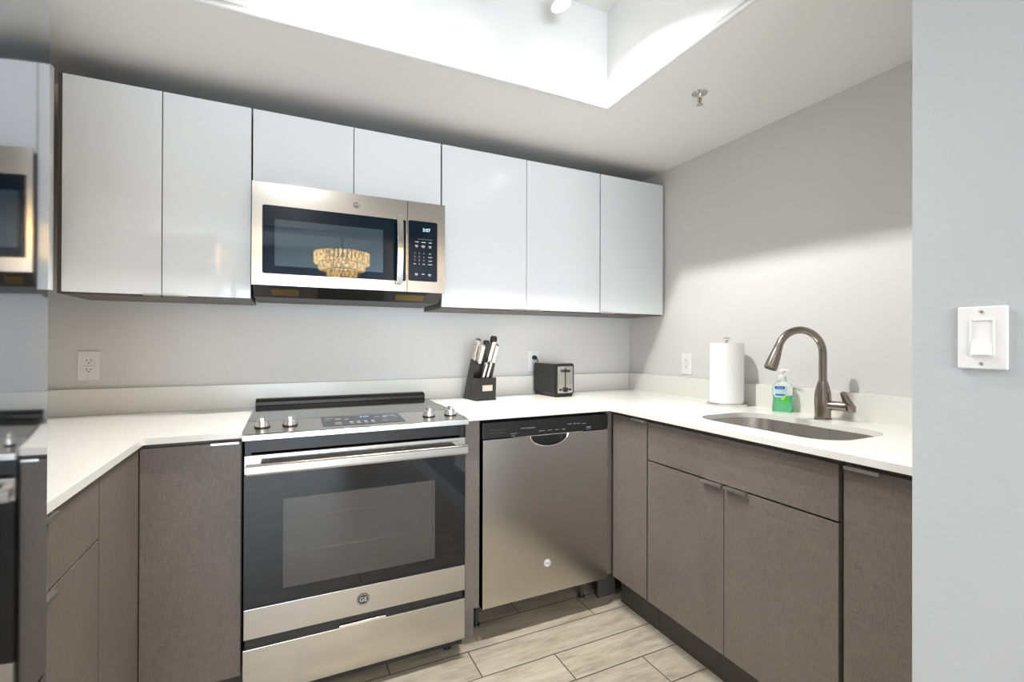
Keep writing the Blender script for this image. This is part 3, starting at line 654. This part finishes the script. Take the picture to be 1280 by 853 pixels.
# leaning rear block and upright front box, outlines in (y,z); the front is -y
KW = 0.056
MB().prism([(0.078, 0.004), (-0.008, 0.207), (-0.062, 0.182), (0.012, 0.004)], -KW, KW, 'X', bev=0.002).build('tall_block', M['black_satin'], t, local=True)
fbk = MB().prism([(0.0112, 0.004), (-0.0334, 0.111), (-0.074, 0.113), (-0.068, 0.004)], -KW, KW, 'X', bev=0.002).build('front_block', M['black_satin'], t, local=True)
MB().box(-KW-0.002, KW+0.002, -0.071, 0.080, 0.0, 0.006, 0.002).build('base', M['black'], t, local=True)
a0 = math.atan2(0.006, 0.109)
MB().box(-0.028, 0.028, -0.0014, 0.0006, -0.0145, 0.0145, mtx=Matrix.Translation((0.006, -0.0713, 0.062)) @ Matrix.Rotation(a0, 4, 'X')).build('name_plate', M['tag'], fbk, local=True)
KM = Matrix.Translation(KB) @ Matrix.Rotation(KR, 4, 'Z')
def knife(label, x, y, z, length, w, material, side=0.0, end=None):
    """handle rising out of the block along its lean; blade hidden in the slot"""
    p = KM @ Vector((x, y, z))
    k = thing('kitchen_knife', label, 'knife', p, KR, 'knives in the block')
    k.rotation_euler = (math.radians(21), math.radians(side), KR)
    hd_ = MB(); n = 8
    out = [(-w*0.50, 0.0), (w*0.46, 0.0), (w*0.50, length*0.18), (w*0.42, length*0.42), (w*0.46, length*0.72), (w*0.62, length*0.94), (w*0.45, length), (-w*0.20, length*1.015), (-w*0.60, length*0.95), (-w*0.52, length*0.6), (-w*0.44, length*0.3)]
    hd_.prism(out, -w*0.36, w*0.36, 'X', bev=w*0.12)
    h_ = hd_.build('handle', material, k, local=True)
    if end: MB().cyl((0, -w*0.05, length*0.965), w*0.6, w*0.76, 'X', n=18, bev=0.002).build('end_cap', end, h_, local=True)
    rv_ = MB()
    for q in (0.25, 0.5, 0.75): rv_.cyl((0, 0, length*q), w*0.1, w*0.735, 'X', n=12)
    rv_.build('rivets', M['satin'] if material is M['black'] else M['dark_grey'], h_, local=True)
    MB().box(-0.0012, 0.0012, -w*0.35, w*0.35, -0.022, 0.001).build('blade', M['satin'], k, local=True)
    return k
def top(u): return (-0.008-0.054*u, 0.2075-0.025*u)          # along the sloping top, back to front
for lab, x, u, ln, w, mt, sd, end in (
    ('steel-handled kitchen knife at the back left of the knife block', -0.040, 0.25, 0.112, 0.030, M['satin'], 0, None),
    ('steel-handled kitchen knife at the front left of the knife block', -0.031, 0.78, 0.100, 0.028, M['satin'], 1, None),
    ('black-handled kitchen tool in the middle of the knife block', 0.000, 0.45, 0.098, 0.028, M['black'], 1, M['black']),
    ('tall steel-handled knife with a black end at the middle right of the block', 0.024, 0.62, 0.126, 0.030, M['satin'], 4, M['black']),
    ('steel-handled kitchen knife at the far right of the knife block', 0.046, 0.70, 0.098, 0.028, M['satin'], 4, None)):
    ty, tz = top(u); knife(lab, x, ty, tz, ln, w, mt, sd, end)
knife('small steel-handled steak knife, left one in the front box', -0.014, -0.058, 0.1135, 0.082, 0.017, M['satin'], 4)
knife('small steel-handled steak knife, right one in the front box', 0.010, -0.057, 0.1135, 0.088, 0.017, M['satin'], 4)

# ------------------------------------------------------------------ paper towels
PT = (1.982, -0.838, CT)
t = thing('towel_holder', 'round chrome paper towel holder standing on the right countertop', 'paper towel holder', PT)
MB().lathe([(0.0, 0.0), (0.088, 0.0), (0.089, 0.004), (0.089, 0.010), (0.084, 0.0135), (0.0, 0.0135)], PT).build('base', M['chrome'], t)
MB().cyl((PT[0], PT[1], CT+0.163), 0.006, 0.302, n=16).build('rod', M['chrome'], t)
MB().lathe([(0.006, 0.300), (0.015, 0.304), (0.017, 0.310), (0.013, 0.316), (0.0, 0.319)], PT, 24).build('finial', M['chrome'], t)
r = thing('paper_towel_roll', 'white paper towel roll upright on the chrome holder', 'paper towels', (PT[0], PT[1], CT+0.014))
sp = MB(); n = 72; o_, i_ = [], []
R0 = 0.0735
pts = [(R0*math.cos(2*PI*k/n), R0*math.sin(2*PI*k/n)) for k in range(n)]
inner = [(0.020*math.cos(2*PI*k/24), 0.020*math.sin(2*PI*k/24)) for k in range(24)]
me = curve_mesh([pts, inner], 0.138)
rm = MB(); rm.mesh(me, Matrix.Translation((PT[0], PT[1], CT+0.0145+0.138))).build('paper', M['paper'], r)
# free end of the sheet: a flap along the camera side
fl = MB(); a0 = math.radians(232); out = []
for k in range(9):
    a = a0 + math.radians(40)*k/8; out.append((PT[0]+(R0+0.0004+0.0022*(k/8)**2)*math.cos(a), PT[1]+(R0+0.0004+0.0022*(k/8)**2)*math.sin(a)))
inn = [(PT[0]+(math.hypot(x-PT[0], y-PT[1])+0.0009)*(x-PT[0])/math.hypot(x-PT[0], y-PT[1]), PT[1]+(math.hypot(x-PT[0], y-PT[1])+0.0009)*(y-PT[1])/math.hypot(x-PT[0], y-PT[1])) for x, y in reversed(out)]
fl.prism(out+inn, CT+0.0148, CT+0.2902, 'Z').build('loose_sheet', M['paper'], r)
cr = MB(); cr.mesh(curve_mesh([[(0.0197*math.cos(2*PI*k/24), 0.0197*math.sin(2*PI*k/24)) for k in range(24)], [(0.0175*math.cos(2*PI*k/24), 0.0175*math.sin(2*PI*k/24)) for k in range(24)]], 0.1385), Matrix.Translation((PT[0], PT[1], CT+0.0145+0.138))).build('core', M['card'], r)

# ------------------------------------------------------------------ faucet
FB = Vector((1.985, -1.276, CT))
t = thing('faucet', 'brushed nickel gooseneck kitchen faucet with side lever behind the sink', 'faucet', FB)
MB().lathe([(0.0, 0.0), (0.029, 0.0), (0.029, 0.004), (0.0265, 0.007), (0.027, 0.04), (0.0285, 0.07), (0.027, 0.10), (0.021, 0.128), (0.0165, 0.143), (0.0155, 0.146), (0.0, 0.146)], FB).build('body', M['nickel'], t)
ud = Vector((-0.93, 0.36, 0)).normalized()
pts = [FB + Vector((0, 0, 0.144)), FB + Vector((0, 0, 0.20))]
R = 0.091; zc = 0.250
for k in range(25):
    a = PI - (PI*0.90)*k/24                          # arc in the plane of ud
    pts.append(FB + ud*(R + R*math.cos(a)) + Vector((0, 0, zc + R*math.sin(a))))
MB().tube(pts, 0.0138, 20).build('neck', M['nickel'], t)
e = pts[-1]; dirv = (pts[-1]-pts[-2]).normalized()
MB().tube([e - dirv*0.002, e + dirv*0.012, e + dirv*0.016, e + dirv*0.045, e + dirv*0.082, e + dirv*0.092], [0.0155, 0.0155, 0.0165, 0.0205, 0.0235, 0.0225], 24).build('spray_head', M['nickel'], t)
MB().tube([e + dirv*0.0918, e + dirv*0.094], 0.0195, 24).build('spray_face', M['black'], t)
ld = Vector((0.20, -0.98, 0.02)).normalized()
b0 = FB + Vector((0, 0, 0.054))
MB().tube([b0 + ld*0.018, b0 + ld*0.030, b0 + ld*0.072, b0 + ld*0.080], [0.019, 0.0175, 0.0175, 0.0165], 20).build('valve_stem', M['nickel'], t)
c0 = b0 + ld*0.086
lv = MB(); lv.tube([c0 + Vector((0.012, -0.004, -0.020)), c0 + Vector((0.008, -0.002, -0.004)), c0 + Vector((-0.004, 0.006, 0.022)), c0 + Vector((-0.012, 0.012, 0.046)), c0 + Vector((-0.016, 0.016, 0.054))], [0.012, 0.0165, 0.0135, 0.0105, 0.006], 16)
lv.build('lever', M['nickel'], t)

# ------------------------------------------------------------------ soap bottle
SB = (2.025, -1.085, CT)
t = thing('soap_bottle', 'clear hand soap bottle with green soap and blue label behind the sink', 'soap bottle', SB, math.radians(-52))
prof = [(0.0, 0.0), (0.036, 0.0), (0.040, 0.004), (0.0385, 0.030), (0.0355, 0.055), (0.038, 0.080), (0.039, 0.100), (0.034, 0.116), (0.022, 0.126), (0.014, 0.130), (0.013, 0.140), (0.0, 0.140)]
MB().lathe(prof, n=40, sx=1.0, sy=0.58).build('bottle', M['clear'], t, local=True)
MB().lathe([(0.0, 0.002), (0.034, 0.002), (0.0378, 0.006), (0.0365, 0.030), (0.0337, 0.055), (0.0355, 0.070), (0.0, 0.070)], n=40, sx=1.0, sy=0.56).build('soap', M['soap'], t, local=True)
MB().lathe([(0.0145, 0.138), (0.0155, 0.140), (0.0155, 0.152), (0.012, 0.155), (0.005, 0.157), (0.005, 0.168), (0.0, 0.168)], n=24).build('pump_collar', M['white_plastic'], t, local=True)
MB().lathe([(0.010, 0.166), (0.0115, 0.169), (0.0105, 0.176), (0.006, 0.180), (0.0, 0.181)], n=20).tube([(0, 0, 0.174), (0.012, -0.012, 0.176), (0.024, -0.022, 0.173)], [0.005, 0.0045, 0.0035], 10).build('pump_head', M['white_plastic'], t, local=True)
def curved_label(x0, x1, z0, z1, off, name, material, nx=14, nz=6, shape=None):
    bm = bmesh.new(); grid = []
    for j in range(nz+1):
        z = z0+(z1-z0)*j/nz
        rr = next(r0+(r1-r0)*(z-a0)/(a1-a0) for (r0, a0), (r1, a1) in zip(prof[1:], prof[2:]) if a0 <= z <= a1) + off
        row = []
        for i in range(nx+1):
            x = x0+(x1-x0)*i/nx
            if shape: x = shape(x, z)
            x = max(-rr*0.97, min(rr*0.97, x))
            row.append(bm.verts.new((x, -0.58*math.sqrt(rr*rr-x*x)-off*0.2, z)))
        grid.append(row)
    for j in range(nz):
        for i in range(nx): bm.faces.new((grid[j][i], grid[j][i+1], grid[j+1][i+1], grid[j+1][i]))
    mb = MB(); mb.bm.free(); mb.bm = bm
    return mb.build(name, material, t, local=True)
curved_label(-0.031, 0.012, 0.062, 0.112, 0.0010, 'label', M['label_blue'])
curved_label(-0.030, 0.006, 0.097, 0.109, 0.0018, 'label_band', M['label_navy'])
text_on(MB(), 'Softsoap', 0.0075, Matrix.Translation((-0.0115, -0.0232, 0.103)) @ Matrix.Rotation(math.radians(-8), 4, 'Z') @ FRONT).build('lettering', M['white_plastic'], t, local=True)
curved_label(-0.028, 0.008, 0.070, 0.076, 0.0018, 'label_stripe', M['label_navy'])
curved_label(-0.004, 0.026, 0.036, 0.066, 0.0015, 'leaf_print', M['label_leaf'], shape=lambda x, z: 0.011+(x-0.011)*math.sqrt(max(0.02, 1-((z-0.051)/0.0155)**2)))
curved_label(-0.008, 0.010, 0.052, 0.072, 0.0022, 'lime_print', M['label_lime'], shape=lambda x, z: 0.002+(x-0.001)*math.sqrt(max(0.02, 1-((z-0.062)/0.0105)**2))*0.7+(z-0.062)*0.5)

# ------------------------------------------------------------------ ceiling fittings
t = thing('sprinkler', 'small pendent fire sprinkler head on the ceiling soffit', 'sprinkler', (1.607, -1.026, ZC))
q = (1.607, -1.026, 0)
MB().lathe([(0.0, ZC-0.004), (0.018, ZC-0.004), (0.030, ZC-0.0015), (0.031, ZC-0.0002), (0.0, ZC-0.0002)], q).build('escutcheon', M['chrome'], t)
MB().cyl((q[0], q[1], ZC-0.012), 0.008, 0.018, n=16).tube([(q[0]-0.008, q[1], ZC-0.018), (q[0]-0.011, q[1], ZC-0.030), (q[0]-0.003, q[1], ZC-0.044)], 0.0022, 8).tube([(q[0]+0.008, q[1], ZC-0.018), (q[0]+0.011, q[1], ZC-0.030), (q[0]+0.003, q[1], ZC-0.044)], 0.0022, 8).build('frame', M['chrome'], t)
MB().cyl((q[0], q[1], ZC-0.030), 0.0028, 0.024, n=10).build('heat_bulb', mat('red_liquid_bulb', (0.35, 0.10, 0.06), 0.1), t)
MB().cyl((q[0], q[1], ZC-0.046), 0.013, 0.0016, n=18).build('deflector', M['chrome'], t)
# track fixture in the tray
t = thing('track_light', 'three-head white track light on the recessed tray ceiling', 'ceiling light', (0.74, -0.89, ZT))
MB().box(0.30, 1.16, -0.907, -0.873, ZT-0.024, ZT-0.0005, 0.003).build('track', M['white_trim'], t)
for x, y, z, w, aim in BULBS:
    h_ = MB().tube([(x, y, ZT-0.022), (x, y, z+0.085)], 0.007, 12).build('stem', M['white_trim'], t)
    tl = Matrix.Translation((x, y, z)) @ Vector(aim).to_track_quat('-Z', 'Y').to_matrix().to_4x4()
    MB().lathe([(0.008, 0.088), (0.030, 0.080), (0.036, 0.030), (0.040, 0.012), (0.037, 0.012), (0.033, 0.030), (0.027, 0.074), (0.0, 0.078)], n=32, mtx=tl).build('lamp_head', M['white_trim'], t)
    MB().lathe([(0.0, 0.024), (0.026, 0.026), (0.027, 0.030), (0.020, 0.050), (0.010, 0.068), (0.0, 0.070)], n=24, mtx=tl).build('bulb', M['bulb'], t)

# unseen dome added in the tray to carry the fill light
t = thing('added_fill_dome', 'unseen round white dome added on the tray ceiling as fill light', 'ceiling light', (0.18, -2.74, ZT))
MB().lathe([(0.0, ZT-0.0005), (0.16, ZT-0.0005), (0.16, ZT-0.03), (0.15, ZT-0.035), (0.0, ZT-0.035)], (0.18, -2.74, 0)).build('base', M['white_trim'], t)
MB().lathe([(0.145, ZT-0.0355), (0.14, ZT-0.06), (0.11, ZT-0.085), (0.05, ZT-0.098), (0.0, ZT-0.10)], (0.18, -2.74, 0)).build('diffuser', M['fill_glow'], t)

# ------------------------------------------------------------------ seen only in reflections
CH = Vector((0.70, -4.21, 1.97))
t = thing('chandelier', 'round tiered crystal chandelier glowing warm, reflected in the microwave window', 'chandelier', CH)
MB().cyl((CH.x, CH.y, 2.645), 0.07, 0.028, n=28, bev=0.004).build('ceiling_canopy', M['black'], t)
MB().tube([(CH.x, CH.y, 2.24), (CH.x, CH.y, 2.635)], 0.011, 10).build('rod', M['black'], t)
for r_, z0, z1, n in ((0.300, 2.115, 2.245, 40), (0.250, 2.045, 2.125, 34), (0.160, 1.975, 2.050, 22)):
    fr = MB(); ringp = [(CH.x+r_*math.cos(2*PI*k/40), CH.y+r_*math.sin(2*PI*k/40), z1) for k in range(41)]
    fr.tube(ringp, 0.006, 8, cap=False)
    for k in range(4): fr.tube([(CH.x, CH.y, z1), (CH.x+r_*math.cos(PI/2*k), CH.y+r_*math.sin(PI/2*k), z1)], 0.004, 6)
    f_ = fr.build('tier_ring', M['dark_grey'], t)
    c_ = MB()
    for k in range(n):
        a = 2*PI*k/n
        c_.box(-0.007, 0.007, -0.015, 0.015, z0, z1-0.006, mtx=Matrix.Translation((CH.x, CH.y, 0)) @ Matrix.Rotation(a, 4, 'Z') @ Matrix.Translation((r_, 0, 0)))
    c_.build('crystal_fringe', M['crystal'], f_, smooth=False)
t = thing('wall_vent', 'white louvred return air grille low on the partition wall', 'vent', (XP, -2.26, 0.26))
MB().mesh(curve_mesh([[(-0.17, 0), (0.17, 0), (0.17, 0.42), (-0.17, 0.42)], [(-0.145, 0.025), (0.145, 0.025), (0.145, 0.395), (-0.145, 0.395)]], 0.005), Matrix.Translation((XP-0.0055, -2.26, 0.26)) @ Matrix.Rotation(-PI/2, 4, 'Z') @ FRONT).build('frame', M['white_trim'], t)
lo = MB()
for k in range(18): lo.prism([(XP-0.0095, 0.29+k*0.0205), (XP-0.0015, 0.30+k*0.0205), (XP-0.0015, 0.302+k*0.0205), (XP-0.0095, 0.292+k*0.0205)], -2.405, -2.115, 'Y')
lo.build('louvres', M['white_trim'], t)
MB().box(XP-0.0012, XP-0.0004, -2.405, -2.115, 0.285, 0.655).build('dark_duct', M['slot_dark'], t)
